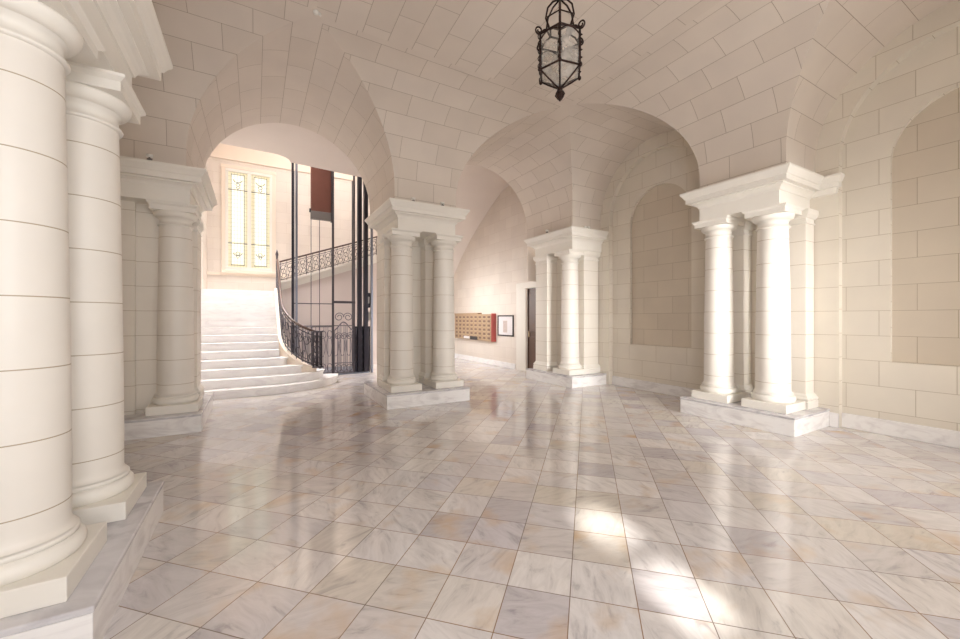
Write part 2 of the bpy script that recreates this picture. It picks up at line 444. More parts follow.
# entrance wall behind the camera with two small lights for the sun
b = MB()
YF = CY - E
def rect_wall(b, x0, x1, z0, z1, holes, y):
    xs = sorted({x0, x1} | {h[0] for h in holes} | {h[1] for h in holes}); zs = sorted({z0, z1} | {h[2] for h in holes} | {h[3] for h in holes})
    for a, c in zip(xs, xs[1:]):
        for d, e in zip(zs, zs[1:]):
            mx, mz = (a + c) / 2, (d + e) / 2
            if any(h[0] < mx < h[1] and h[2] < mz < h[3] for h in holes): continue
            b.face([(a, y, d), (c, y, d), (c, y, e), (a, y, e)], [(a, d), (c, d), (c, e), (a, e)])
rect_wall(b, CX - E, CX + E, 0, 5.7, [(1.27, 1.62, 1.85, 2.2), (1.27, 1.62, 2.42, 2.76)], YF)
b.box(CX - .62, CX + .62, YF + .01, CY - W, 0, ZC); b.box(CX + W, CX + E, YF + .01, CY - W, 0, ZC)
b.box(CX - E, CX - W, YF + .01, CY - W, 0, ZC)
struct(b.build('wall_front', 'wall', weld=False), 'entrance wall behind the viewer', 'wall')

# ------------------------------------------------------------------ columns
ZP = 0.26         # plinth top
ZE = 3.225         # underside of entablature
r0, r1 = 0.219, 0.191
col_defs = []
def make_column():
    t = thing('column', 'x', 'column', group='Tuscan columns of the hall')
    b = MB(); b.box(-.295, .295, -.295, .295, 0, .12); b.build('base_block', 'mould', t, bevel=.006)
    b = MB(); b.lathe([(0.2, .115)] + [(0.232 + 0.045 * math.cos(a), .165 + 0.05 * math.sin(a)) for a in [-PI / 2 + PI * k / 10 for k in range(11)]]
                      + [(.25, .217), (.25, .24), (.243, .243), (.232, .25), (.2, .25)]); b.build('base_torus', 'mould', t)
    b = MB(); H = ZE - ZP
    prof = [(.242, .25), (.228, .262), (.219, .285), (r0, .32)]
    for k in range(1, 17):
        f = k / 16; prof.append((r0 - (r0 - r1) * f ** 1.6, .32 + (H - .30 - .32) * f))
    b.lathe(prof, n=48); b.build('shaft', 'column', t)
    b = MB()
    z = H - .30
    pr = [(r1 - .005, z), (r1 + .018, z), (r1 + .024, z + .012), (r1 + .018, z + .024), (r1, z + .028), (r1 - .002, z + .1), (r1 + .012, z + .102), (r1 + .012, z + .116)]
    for k in range(9): a = PI / 2 * k / 8; pr.append((r1 + .016 + .055 * math.sin(a), z + .116 + .075 * (1 - math.cos(a))))
    pr += [(r1 + .05, z + .195)]
    b.lathe(pr, n=48); b.build('capital', 'mould', t)
    b = MB()
    b.sq_rings([(-.262, .262, -.262, .262, H - .108), (-.262, .262, -.262, .262, H - .045), (-.268, .268, -.268, .268, H - .04), (-.29, .29, -.29, .29, H - .02), (-.29, .29, -.29, .29, H)])
    b.build('abacus', 'mould', t)
    return t
c0 = make_column()
CM = 0.02
cols = [((CX - A - .41, CY + CM - .43), 'huge cream stone column at the left edge, nearest of all, cut off by the frame'),
        ((CX - A - .385, CY + CM + .43), 'cream stone column close behind the nearest one on the same left marble plinth'),
        ((CX - A - .35, CY + A + .46), 'single cream column on the corner plinth left of the marble stairs'),
        ((CX - .41, CY + A + .43), 'left column of the pair between the stair arch and the mailbox arch'),
        ((CX + .46, CY + A + .43), 'right column of the pair between the stair arch and the mailbox arch'),
        ((CX + A + .37, CY + A + .47), 'farthest cream column, alone on the corner plinth right of the mailboxes'),
        ((CX + A + .44, CY + CM + .42), 'farther, thinner-looking column of the pair on the right-hand plinth'),
        ((CX + A + .44, CY + CM - .37), 'nearer, brightly sunlit column of the pair on the right-hand plinth')]
for i, ((x, y), lab) in enumerate(cols):
    if i == 0: c0.location = (x, y, ZP); c0['label'] = lab
    else: dup(c0, (x, y, ZP), 0, lab)

# ------------------------------------------------------------------ piers
def entab(t, x0, x1, y0, y1):
    """frieze footprint; mouldings grow outwards"""
    b = MB(); b.sq_rings([(x0, x1, y0, y1, ZE), (x0, x1, y0, y1, ZE + .2)])
    e = b.build('entablature', 'mould', t)
    b = MB(); g = lambda o, z: (x0 - o, x1 + o, y0 - o, y1 + o, z)
    b.sq_rings([g(0, ZE + .2), g(.015, ZE + .2), g(.02, ZE + .215), g(.03, ZE + .235), g(.055, ZE + .255), g(.085, ZE + .27), g(.085, ZE + .285), g(.15, ZE + .287), g(.15, ZE + .36), g(.165, ZE + .365),
                g(.175, ZE + .385), g(.19, ZE + .41), g(.21, ZE + .435), g(.215, ZE + .445), g(.215, ZC + .01)])
    b.build('cornice', 'mould', e)
def pilaster(t, x0, x1, y0, y1):
    b = MB(); b.box(x0, x1, y0, y1, ZP + .2, ZE - .2); p = b.build('pilaster', 'pier', t, bevel=.006)
    g = lambda o, z: (x0 - o, x1 + o, y0 - o, y1 + o, z)
    b = MB(); b.sq_rings([g(.045, ZP), g(.045, ZP + .1), g(.03, ZP + .105), g(.045, ZP + .125), g(.045, ZP + .145), g(.025, ZP + .165), g(.02, ZP + .185), g(.0, ZP + .215)])
    b.build('pilaster_base', 'mould', p)
    b = MB(); b.sq_rings([g(0, ZE - .215), g(.015, ZE - .21), g(.015, ZE - .19), g(.0, ZE - .185), g(.0, ZE - .13), g(.02, ZE - .12), g(.045, ZE - .08), g(.05, ZE - .06), g(.05, ZE)])
    b.build('pilaster_capital', 'mould', p)
def plinth(t, x0, x1, y0, y1):
    b = MB(); b.box(x0, x1, y0, y1, 0, ZP - .035); p = b.build('plinth', 'plinth', t, bevel=.004)
    b = MB(); b.box(x0 - .006, x1 + .006, y0 - .006, y1 + .006, ZP - .033, ZP); b.build('plinth_slab', 'slab', p, bevel=.008)

def mid_pier(label, loc, rz, depth, core_end):
    t = thing('pier', label, 'pier', loc, rz)
    plinth(t, -.8175, .8175, 0, depth)
    b = MB(); b.box(-.605, .605, 1.09, core_end, ZP, ZE + .05); b.build('pier_core', 'pier', t)
    for s in (-1, 1): pilaster(t, s * .43 - .205, s * .43 + .205, .82, 1.09)
    entab(t, -.575, .575, .15, 1.52 if depth > 1.2 else core_end)
    if depth < 1.2:
        for sgn in (-1, 1):
            b = MB(); xa, xb = sorted((sgn * .60, sgn * .91)); g = lambda o, z: (xa - o, xb + o, 1.06 - o, 1.115, z)
            b.sq_rings([g(-.03, ZE + .2), g(0, ZE + .21), g(.01, ZE + .285), g(.04, ZE + .29), g(.04, ZE + .36), g(.05, ZE + .365), g(.075, ZE + .43), g(.075, ZC + .005)])
            b.build('impost', 'mould', t)
    return t
mid_pier('stone pier with paired columns standing free between the stair arch and mailbox arch', (CX, CY + A, 0), 0, 1.65, 1.46)
mid_pier('stone pier with paired columns against the right wall between two niches', (CX + A, CY + CM, 0), -PI / 2, 1.105, 1.11)
mid_pier('stone pier behind the two huge columns at the left edge', (CX - A, CY + CM, 0), PI / 2, 1.105, 1.11)

def corner_pier(label, sx_, dx, dy):
    t = thing('pier', label, 'pier', (CX + sx_ * A, CY + A, 0))
    def o(x0, x1): return (x0, x1) if sx_ > 0 else (-x1, -x0)
    plinth(t, *o(0, dx), 0, dy)
    b = MB(); b.box(*o(.48, dx), .48, dy, ZP, ZE + .05); b.build('pier_core', 'pier', t)
    pilaster(t, *o(.16, .48), 1.08, 1.55)
    if sx_ > 0: pilaster(t, *o(.61, 1.09), .24, .48)
    else:
        b = MB(); b.box(*o(.80, dx), .40, .48, ZP, ZE + .02); b.build('pilaster_strip', 'pier', t)
    entab(t, *o(.15, dx), .15, dy - .2)
corner_pier('corner pier with one column at the foot of the marble stairs', -1, 1.105, 1.76)
corner_pier('corner pier with one column beside the brown corridor door', 1, 1.105, 1.76)

# small spotlights standing on the cornices
def uplight():
    t = thing('spotlight', 'x', 'spotlight', group='small spotlights on the cornices')
    b = MB(); b.lathe([(0, 0), (.03, 0), (.03, .012), (.012, .016), (.012, .035), (0, .036)], n=14); b.build('base', 'grey', t)
    b = MB(); b.tube([(-.035, 0, .05), (.035, 0, .05)], .024, 12); b.build('lamp_head', 'white', t)
    return t
u0 = None
for (x, y, lab) in ((-1.21, 6.68, 'small white spotlight on the cornice left of the stair arch'),
                    (2.465, 6.72, 'left of two small spotlights on the cornice between the two arches'),
                    (3.035, 6.72, 'right of two small spotlights on the cornice between the two arches'),
                    (6.21, 7.55, 'small spotlight on the far corner cornice, over its left pilaster'),
                    (6.70, 6.78, 'left of two small spotlights close together on the far corner cornice'),
                    (6.82, 6.78, 'right of two small spotlights close together on the far corner cornice')):
    if u0 is None: u0 = uplight(); u0.location = (x, y, ZC + .012); u0['label'] = lab
    else: dup(u0, (x, y, ZC + .012), 0, lab)
sd = thing('ceiling_sensor', 'tiny white sensor on the vault crown above the stair arch', 'sensor', (.671, 5.366, 5.497))
b = MB(); b.lathe([(0, 0), (.04, 0), (.038, -.025), (.02, -.035), (0, -.036)], n=16); b.build('housing', 'white', sd)
b = MB(); b.tube([(.05, 0, 0), (.05, 0, -.04)], .015, 8); b.build('stem', 'white', sd)

# ------------------------------------------------------------------ stair hall shell
YB = 15.0
b = MB(); rect_wall(b, -1.31, 4.5, 0, 6.70, [(-.86, .52, 3.13, 6.42)], YB)
struct(b.build('wall_stair_back', 'pinkwall', weld=False), 'pale stone wall behind the stair landing', 'wall')
b = MB(); rect_wall(b, -1.31, 4.5, 6.80, 8.6, [], YB); b.box(-1.31, 4.5, YB - .05, YB + .05, 6.70, 6.80)
b.box(-1.31, 4.5, YB - .035, YB + .05, 2.98, 3.06)
struct(b.build('trim_1', 'peach'), 'peach plaster frieze and string course on the landing wall', 'trim')
b = MB(); b.face([(-1.31, 8.7, 0), (-1.31, YB, 0), (-1.31, YB, 8.6), (-1.31, 8.7, 8.6)], [(8.7, 0), (YB, 0), (YB, 8.6), (8.7, 8.6)])
struct(b.build('wall_stair_left', 'pinkwall', weld=False), 'stone wall along the left of the stairs', 'wall')
b = MB(); b.face([(4.45, 10.4, 0), (4.45, YB, 0), (4.45, YB, 8.6), (4.45, 10.4, 8.6)], [(10.4, 0), (YB, 0), (YB, 8.6), (10.4, 8.6)])
struct(b.build('wall_stair_right', 'pinkwall', weld=False), 'stone wall closing the stair hall on the right', 'wall')
# ceiling slab with a rounded stairwell edge
edge = [(-1.31, 10.74), (.34, 10.77)] + [(.34 + .44 * math.sin(a), 10.77 + .40 * (1 - math.cos(a))) for a in [PI / 2 * k / 8 for k in range(1, 9)]]
edge += [(2.72, 11.37), (4.45, 11.55)]
b = MB()
for (p, q) in zip(edge, edge[1:]):
    b.face([(p[0], 8.75, 5.6), (q[0], 8.75, 5.6), (q[0], q[1], 5.6), (p[0], p[1], 5.6)])
    b.face([(p[0], p[1], 5.6), (q[0], q[1], 5.6), (q[0], q[1], 5.92), (p[0], p[1], 5.92)])
    b.face([(p[0], 8.75, 5.92), (q[0], 8.75, 5.92), (q[0], q[1], 5.92), (p[0], p[1], 5.92)])
struct(b.build('ceiling_stair', 'plaster'), 'smooth plaster ceiling with rounded stairwell edge', 'ceiling')
b = MB(); b.face([(-1.36, 8.7, 8.6), (4.5, 8.7, 8.6), (4.5, YB, 8.6), (-1.36, YB, 8.6)]); b.face([(-1.36, 8.77, 5.6), (4.5, 8.77, 5.6), (4.5, 8.77, 8.6), (-1.36, 8.77, 8.6)])
struct(b.build('ceiling_stairwell', 'plaster'), 'ceiling over the stairwell', 'ceiling')

# window of two leaded sashes
wn = bpy.data.objects.new('window_1', None); C.objects.link(wn); wn.location = (-.165, YB, 3.19)
struct(wn, 'tall window of two stained glass sashes above the stairs', 'window')
b = MB(); WH = 3.2
for x0, x1 in ((-.66, -.585), (-.055, .055), (.585, .66)): b.box(x0, x1, -.06, .08, 0, WH)
for z0, z1 in ((-.05, .07), (WH - .06, WH + .03)): b.box(-.66, .66, -.07, .08, z0, z1)
b.build('window_frame', 'mould', wn, bevel=.006)
b = MB()
for x0, x1 in ((-.77, -.655), (.655, .77)): b.box(x0, x1, -.05, .05, -.035, WH + .035)
b.box(-.78, .78, -.06, .05, WH + .036, WH + .14); b.box(-.77, .77, -.09, .05, -.13, -.04)
b.build('window_surround', 'peach', wn, bevel=.008)
for s in (-1, 1):
    cx = s * .32
    b = MB(); b.box(cx - .265, cx + .265, .0, .015, .07, WH - .06); p = b.build('pane', 'pane_edge', wn)
    b = MB(); b.box(cx - .175, cx + .175, -.012, .002, .16, WH - .15); b.build('center_glass', 'pane', p)
    b = MB()
    for z in (.84, 2.57): b.box(cx - .265, cx + .265, -.02, .0, z - .012, z + .012)
    for xx in (-.18, .18): b.box(cx + xx - .007, cx + xx + .007, -.016, .0, .12, WH - .12)
    for z in (.14, WH - .14): b.box(cx - .18, cx + .18, -.016, .0, z - .007, z + .007)
    for (zc, sg) in ((2.83, 1), (.6, -1)):   # swag and urn ornament in lead
        b.tube([(cx + .12 * math.cos(a), -.018, zc + .07 * sg - .09 * math.sin(a)) for a in [PI * k / 10 for k in range(11)]], .011, 5)
        b.tube([(cx + .055 * math.cos(a), -.018, zc - .09 + .05 * math.sin(a)) for a in [2 * PI * k / 12 for k in range(12)]], .009, 5, closed=True)
        b.tube([(cx - .05, -.018, zc - .16), (cx, -.018, zc - .26), (cx + .05, -.018, zc - .16)], .012, 5)
    b.build('leading', 'grey', p)

# ------------------------------------------------------------------ marble staircase
st = thing('staircase', 'white marble staircase rising to the landing under the stained glass window', 'staircase')
NSTEP = 14; RH = 2.40 / NSTEP; Y1 = 9.28; GO = (13.0 - Y1) / (NSTEP - 1)
def bez(p0, p1, p2, p3, n=10):
    o = []
    for k in range(n + 1):
        t = k / n; u = 1 - t
        o.append(tuple(u ** 3 * a + 3 * u * u * t * b_ + 3 * u * t * t * c + t ** 3 * d for a, b_, c, d in zip(p0, p1, p2, p3)))
    return o
for k in range(NSTEP):
    z0, z1 = k * RH, (k + 1) * RH; y = Y1 + k * GO
    b = MB(); back = y + GO + .05 if k < NSTEP - 1 else YB
    if k < 4:
        ext = [1.84, 1.47, 1.04, .68][k]; yy = [10.7, 10.45, 10.4, 10.6][k]
        curve = bez((.15, y), ((.15 + ext) * .5 + .1, y + .03), (ext, yy - .55), (ext, yy), 12)
        poly = [(-1.30, y)] + curve + [(min(ext, .6), 11.1), (-1.30, 11.1)]
        n = len(poly); top = [(p[0], p[1], z1) for p in poly]
        b.face(top)
        for i in range(n):
            p, q = poly[i], poly[(i + 1) % n]
            b.face([(p[0], p[1], z0), (q[0], q[1], z0), (q[0], q[1], z1 - .035), (p[0], p[1], z1 - .035)])
        # nosing band
        off = [(p[0] + (.025 if i > 4 and i < 14 else 0), p[1] - (.03 if i < 12 else 0)) for i, p in enumerate(poly)]
        for i in range(n - 2):
            p, q, P_, Q_ = off[i], off[i + 1], poly[i], poly[i + 1]
            b.face([(p[0], p[1], z1 - .035), (q[0], q[1], z1 - .035), (q[0], q[1], z1), (p[0], p[1], z1)])
            b.face([(p[0], p[1], z1), (q[0], q[1], z1), (Q_[0], Q_[1], z1), (P_[0], P_[1], z1)])
            b.face([(p[0], p[1], z1 - .035), (q[0], q[1], z1 - .035), (Q_[0], Q_[1], z1 - .035), (P_[0], P_[1], z1 - .035)])
        b.build('step', 'step', st, weld=False)
    else:
        b.box(-1.30, .50, y, back, z0, z1 - .035); b.box(-1.30, .50, y - .03, back, z1 - .035, z1)
        b.build('step', 'step', st)
# curb carrying the railing: swept along the right side and curling out to the newel
def foot(k):                                # nosing height along the flight
    return k
path = bez((1.26, 10.02, .44), (.88, 10.02, .55), (.57, 10.4, .80), (.57, 11.0, 1.20), 12)
ypts = [11.0 + 2.0 * k / 8 for k in range(1, 9)]
path += [(.57, y, 1.20 + (y - 11.0) * (2.49 - 1.20) / 2.0) for y in ypts]
path += [(.57, 13.25, 2.50)]
b = MB()
rows = []
for i, p in enumerate(path):
    d = Vector(path[min(i + 1, len(path) - 1)]) - Vector(path[max(i - 1, 0)]); d.z = 0; d.normalize(); n_ = Vector((-d.y, d.x, 0)) * .075
    P0 = Vector(p); lo = max(0.0, P0.z - .42)
    rows.append([(P0.x - n_.x, P0.y - n_.y, lo), (P0.x - n_.x, P0.y - n_.y, P0.z), (P0.x + n_.x, P0.y + n_.y, P0.z), (P0.x + n_.x, P0.y + n_.y, 0.0)])
b.grid(rows, smooth=False); b.face(rows[0])
b.build('curb', 'peach', st)

# wrought iron railing of the stairs
rl = thing('stair_railing', 'curving wrought iron railing with dark handrail on the right of the marble stairs', 'railing')
HR = .84
b = MB(); b.tube([(p[0], p[1], p[2] + HR) for p in path], .028, 8); b.build('handrail', 'handrail', rl)
b = MB(); b.tube([(p[0], p[1], p[2] + .06) for p in path], .014, 6); b.tube([(p[0], p[1], p[2] + HR - .1) for p in path], .011, 6); b.build('rail_bars', 'iron', rl)
# resample path by length
def resample(pts, step):
    pts = [Vector(p) for p in pts]; out = [pts[0].copy()]; acc = 0
    for a, c in zip(pts, pts[1:]):
        L = (c - a).length; pos = 0
        while acc + (L - pos) >= step:
            pos += step - acc; out.append(a.lerp(c, pos / L)); acc = 0
        acc += L - pos
    return out
rs = resample(path, .17)
for i, p in enumerate(rs[1:-1]):
    b = MB(); b.tube([(p.x, p.y, p.z), (p.x, p.y, p.z + HR)], .009, 5); b.build('baluster', 'iron', rl)
def scroll(b, p, d, z0, h, w_, r=.008):
    """S scroll in the vertical plane through p along d"""
    for s in (1, -1):
        pts = []
        for k in range(15):
            a = k / 14 * 1.6 * PI; rad = w_ * .5 * (1 - .6 * k / 14)
            lx = s * (rad * math.cos(a) - w_ * .12); lz = z0 + h * (.5 + s * .25) + s * rad * 1.3 * math.sin(a) * h / (w_ * 4) * 1.4
            pts.append((p.x + d.x * lx, p.y + d.y * lx, p.z + d.z * lx + lz))
        b.tube(pts, r, 5)
    b.tube([(p.x - d.x * w_ * .4, p.y - d.y * w_ * .4, p.z - d.z * w_ * .4 + z0), (p.x + d.x * w_ * .4, p.y + d.y * w_ * .4, p.z + d.z * w_ * .4 + z0 + h)], r, 5)
for a, c in zip(rs, rs[1:]):
    mid = (a + c) / 2; d = (c - a) / (Vector((c.x - a.x, c.y - a.y, 0)).length)
    b = MB(); scroll(b, mid, d, .08, .6, .16); b.build('scroll', 'iron', rl)
def newel(x, y, z, h, name='newel_post'):
    b = MB()
    for dx in (-.09, .09):
        for dy in (-.09, .09): b.tube([(x + dx, y + dy, z), (x + dx, y + dy, z + h)], .016, 6)
    b.box(x - .12, x + .12, y - .12, y + .12, z + h, z + h + .03); b.box(x - .12, x + .12, y - .12, y + .12, z, z + .03)
    for k in range(3):
        zz = z + h * (.2 + .3 * k)
        for ang in (0, PI / 2):
            for off in (-.09, .09):
                pts = [(x + (math.cos(t) * .07 if ang == 0 else off), y + (off if ang == 0 else math.cos(t) * .07), zz + .09 * math.sin(t)) for t in [2 * PI * j / 12 for j in range(12)]]
                b.tube(pts, .009, 5, closed=True)
    b.tube([(x, y, z), (x, y, z + h)], .03, 8)
    b.build(name, 'iron', rl)
newel(1.28, 10.02, .44, HR - .01)
b = MB(); p = path[-1]; b.tube([(p[0], p[1], p[2] - .05), (p[0], p[1], p[2] + .95)], .03, 8); b.tube([(p[0], p[1], p[2] + .95), (p[0], p[1], p[2] + 1.02), (p[0], p[1], p[2] + 1.16)], [.03, .045, .004], 8)
b.build('top_post', 'iron', rl)

# ------------------------------------------------------------------ upper flight along the back
uf = thing('upper_staircase', 'upper stair flight with white stringer rising right behind the elevator shaft', 'staircase')
YU = 13.6; SL = .358
zu = lambda x: 2.665 + (x - .806) * SL
b = MB()
x0, x1 = .65, 4.44
for y in (YU, YU + .12):
    b.face([(x0, y, 0), (x1, y, 0), (x1, y, zu(x1) - .1), (x0, y, zu(x0) - .1)], [(x0, 0), (x1, 0), (x1, zu(x1)), (x0, zu(x0))])
b.face([(x0, YU, 0), (x0, YU + .12, 0), (x0, YU + .12, zu(x0)), (x0, YU, zu(x0))])
b.build('flank_wall', 'flank', uf)
b = MB()
for o, h0, h1 in ((-.05, -.1, .06), (-.09, .06, .11), (-.035, -.16, -.1)):
    pts = [(x0, YU + o), (x0, YU + .15)]
    b.face([(x0, YU + o, zu(x0) + h0), (x1, YU + o, zu(x1) + h0), (x1, YU + o, zu(x1) + h1), (x0, YU + o, zu(x0) + h1)])
    b.face([(x0, YU + o, zu(x0) + h1), (x1, YU + o, zu(x1) + h1), (x1, YU + .15, zu(x1) + h1), (x0, YU + .15, zu(x0) + h1)])
    b.face([(x0, YU + o, zu(x0) + h0), (x1, YU + o, zu(x1) + h0), (x1, YU + .15, zu(x1) + h0), (x0, YU + .15, zu(x0) + h0)])
    b.face([(x0, YU + o, zu(x0) + h0), (x0, YU + .15, zu(x0) + h0), (x0, YU + .15, zu(x0) + h1), (x0, YU + o, zu(x0) + h1)])
b.build('stringer', 'mould', uf, weld=False)
for k in range(9):
    xa = .66 + k * .42; b = MB(); b.box(xa, xa + .42, YU + .15, YB - .06, zu(xa) - .12, zu(xa + .42)); b.build('step', 'step', uf)
ur = thing('stair_railing', 'straight wrought iron railing on the upper flight behind the elevator shaft', 'railing')
z = lambda x, o: zu(x) + .11 + o
b = MB(); b.tube([(x0, YU, z(x0, .62)), (x1 - .02, YU, z(x1, .62))], .026, 8); b.build('handrail', 'handrail', ur)
b = MB(); b.tube([(x0, YU, z(x0, .05)), (x1 - .02, YU, z(x1, .05))], .012, 6); b.tube([(x0, YU, z(x0, .54)), (x1 - .02, YU, z(x1, .54))], .01, 6); b.build('rail_bars', 'iron', ur)
nb = 20
for k in range(nb + 1):
    x = x0 + .02 + (x1 - .06 - x0) * k / nb
    b = MB(); b.tube([(x, YU, z(x, -.02)), (x, YU, z(x, .62))], .014 if k % 4 == 0 else .008, 5); b.build('baluster', 'iron', ur)
    if k < nb:
        xm = x + (x1 - .06 - x0) / nb / 2
        b = MB(); scroll(b, Vector((xm, YU, z(xm, 0))), Vector((1, 0, SL)), .06, .46, .17, .008)
        b.tube([(xm + .06 * math.cos(t), YU, z(xm, .3) + .075 * math.sin(t)) for t in [2 * PI * j / 12 for j in range(12)]], .008, 5, closed=True)
        b.build('scroll', 'iron', ur)

# ------------------------------------------------------------------ elevator cage
el = thing('elevator_cage', 'open iron elevator cage with tall posts and scrolled gates right of the stairs', 'elevator', (1.80, 11.72, 0))
EY = 0.0
def post(x, y, w_, d_, z1, mat, z0=0):
    b = MB(); b.box(x - w_ / 2, x + w_ / 2, y - d_ / 2, y + d_ / 2, z0, z1); b.build('post', mat, el, bevel=.004)
ox = 1.6
post(.775 - ox, 0, .05, .08, 5.6, 'darkiron'); post(.86 - ox, .02, .05, .08, 5.6, 'steel')
post(1.70 - ox, 0, .05, .05, 5.6, 'iron')
post(2.22 - ox, 0, .045, .06, 5.5, 'iron'); post(2.37 - ox, .05, .10, .14, 5.5, 'darkiron'); post(2.53 - ox, .05, .10, .14, 5.5, 'darkiron'); post(2.68 - ox, .0, .05, .08, 5.1, 'steel')
post(.90 - ox, 1.45, .05, .06, 5.6, 'steel'); post(2.5 - ox, 1.45, .08, .08, 5.6, 'iron')
b = MB(); b.box(1.70 - ox, 2.25 - ox, -.025, .025, 1.86, 1.92); b.build('door_lintel', 'iron', el)
for pa, pb in (((.78 - ox, 0, 1.84), (1.70 - ox, 0, 1.84)), ((.78 - ox, 0, 1.25), (1.70 - ox, 0, 1.25)), ((.78 - ox, 1.45, 1.25), (2.5 - ox, 1.45, 1.25))):
    b = MB(); b.tube([pa, pb], .012, 6); b.build('cross_bar', 'iron', el)
for (xa, xb, y) in ((1.74 - ox, 2.2 - ox, 0),):
    b = MB(); n_ = 6; mid = (xa + xb) / 2
    top = lambda x: 1.12 + .25 * math.exp(-((x - xb + .24) / .16) ** 2)
    for k in range(n_ + 1):
        x = xa + (xb - xa) * k / n_; b.tube([(x, y, .04), (x, y, top(x))], .01, 5)
    b.tube([(xa + (xb - xa) * k / 20, y, top(xa + (xb - xa) * k / 20)) for k in range(21)], .016, 6)
    b.tube([(xa, y, .05), (xb, y, .05)], .016, 6); b.tube([(xa, y, .3), (xb, y, .3)], .012, 6)
    g = b.build('gate', 'gateiron', el)
    for k in range(3):
        b = MB()
        xx = xa + .09 + k * (xb - xa - .18) / 2
        b.tube([(xx + .07 * math.cos(t), y, .17 + .09 * math.sin(t)) for t in [2 * PI * j / 14 for j in range(14)]], .011, 5, closed=True); b.build('gate_ring', 'gateiron', g); b = MB()
        pts = []
        for j in range(20):
            a = j / 19 * 3.2 * PI; rr = .1 * (1 - .75 * j / 19); pts.append((xx + rr * math.cos(a), y, 1.0 + rr * math.sin(a)))
        b.tube(pts, .011, 5); b.build('gate_scroll', 'gateiron', g)
    for s in (-1, 1):
        b = MB(); pts = []
        for j in range(24):
            a = j / 23 * 3 * PI; rr = .12 * (1 - .7 * j / 23); pts.append((xb - .24 + s * (.11 - rr * math.cos(a)), y, 1.5 + rr * math.sin(a)))
        b.tube(pts, .012, 5); b.build('gate_crest', 'gateiron', g)
b = MB()
for k in range(10):
    x = .82 - ox + k * .095; b.tube([(x, 0, .04), (x, 0, 1.25)], .009, 5)
b.tube([(.78 - ox, 0, .06), (1.70 - ox, 0, .06)], .014, 6)
for zc in (.2, 1.05):
    for k in range(6):
        xx = .87 - ox + k * .15; b.tube([(xx + .06 * math.cos(t), 0, zc + .1 * math.sin(t)) for t in [2 * PI * j / 14 for j in range(14)]], .01, 5, closed=True)
b.build('side_grille', 'gateiron', el)
b = MB()
for k in range(10):
    x = .84 - ox + k * .18; b.tube([(x, 1.45, .02), (x, 1.45, 1.25)], .009, 5)
for k in range(9):
    xx = .93 - ox + k * .18; b.tube([(xx + .07 * math.cos(t), 1.45, .65 + .3 * math.sin(t)) for t in [2 * PI * j / 14 for j in range(14)]], .009, 5, closed=True)
b.build('back_grille', 'gateiron', el)
b = MB(); b.box(2.26 - ox, 2.66 - ox, .1, .16, 0, 1.25); b.build('kick_panel', 'darkiron', el)
b = MB()
for k in range(4): b.tube([(2.3 - ox + k * .1, .08, .05), (2.3 - ox + k * .1, .08, 1.2)], .014, 5)
for k in range(5): b.tube([(2.45 - ox + .11 * math.cos(t), .07, .2 + k * .22 + .09 * math.sin(t)) for t in [2 * PI * j / 14 for j in range(14)]], .012, 5, closed=True)
b.build('panel_scroll', 'iron', el)
b = MB(); b.box(.7 - ox, 2.6 - ox, -.05, 1.5, 0.0, .03); b.build('sill_plate', 'steel', el)
b = MB()
for x in (1.27, 1.48):
    b.tube([(x - ox, .75, .05), (x - ox, .75, 5.7)], .009, 5)
b.build('guide_cable', 'iron', el)
cw = thing('counterweight', 'rust brown metal counterweight slab hanging in the elevator shaft', 'counterweight', (1.70, 12.5, 4.52))
b = MB(); b.box(-.28, .28, -.05, .05, .24, 1.75); b.build('slab', 'rustpanel', cw, bevel=.006)
b = MB(); b.box(-.285, .285, -.06, .06, 0, .24); b.build('lower_weight', 'grey', cw, bevel=.006)
b = MB(); b.box(.28, .32, -.07, .07, -.03, 1.75); b.box(-.32, -.28, -.04, .04, .2, .3); b.build('guide_shoe', 'darkiron', cw)
cb = thing('call_station', 'dark wall lamp and call box beside the right elevator post', 'call box', (2.90, 11.85, 1.5))
b = MB(); b.box(-.09, .09, -.05, .05, .42, .86); b.build('lamp_case', 'darkiron', cb, bevel=.02)
b = MB(); b.box(-.055, .055, -.06, -.045, .54, .74); b.build('lamp_glass', 'white', cb, bevel=.01)
b = MB(); b.box(-.1, .03, -.05, .05, .0, .3); b.build('button_box', 'darkiron', cb, bevel=.01)
b = MB(); b.box(.05, .13, -.04, .02, .04, .3); b.build('notice_plate', 'white', cb)
b = MB(); b.tube([(0, .02, -.9), (0, .02, .5)], .02, 6); b.build('conduit', 'darkiron', cb)

for o_ in (el,): o_.scale = (1.115, 1.08, 1.09)
# ------------------------------------------------------------------ mailbox corridor
XM = 7.1
b = MB()
def yz_wall(b, x, y0, y1, z0, z1, holes):
    ys = sorted({y0, y1} | {h[0] for h in holes} | {h[1] for h in holes}); zs = sorted({z0, z1} | {h[2] for h in holes} | {h[3] for h in holes})
    for a, c in zip(ys, ys[1:]):
        for d, e in zip(zs, zs[1:]):
            if any(h[0] < (a + c) / 2 < h[1] and h[2] < (d + e) / 2 < h[3] for h in holes): continue
            b.face([(x, a, d), (x, c, d), (x, c, e), (x, a, e)], [(a, d), (c, d), (c, e), (a, e)])
yz_wall(b, XM, 8.74, 15.0, 0, 6.0, [(9.02, 9.56, 0, 2.5)])
struct(b.build('wall_corridor', 'pinkwall', weld=False), 'pale corridor wall carrying the mailboxes', 'wall')
b = MB(); b.box(XM - .02, XM + .02, 10.16, 15.0, 0, .17)
struct(b.build('baseboard_corridor', 'step', bevel=.005), 'white baseboard under the mailboxes', 'baseboard')
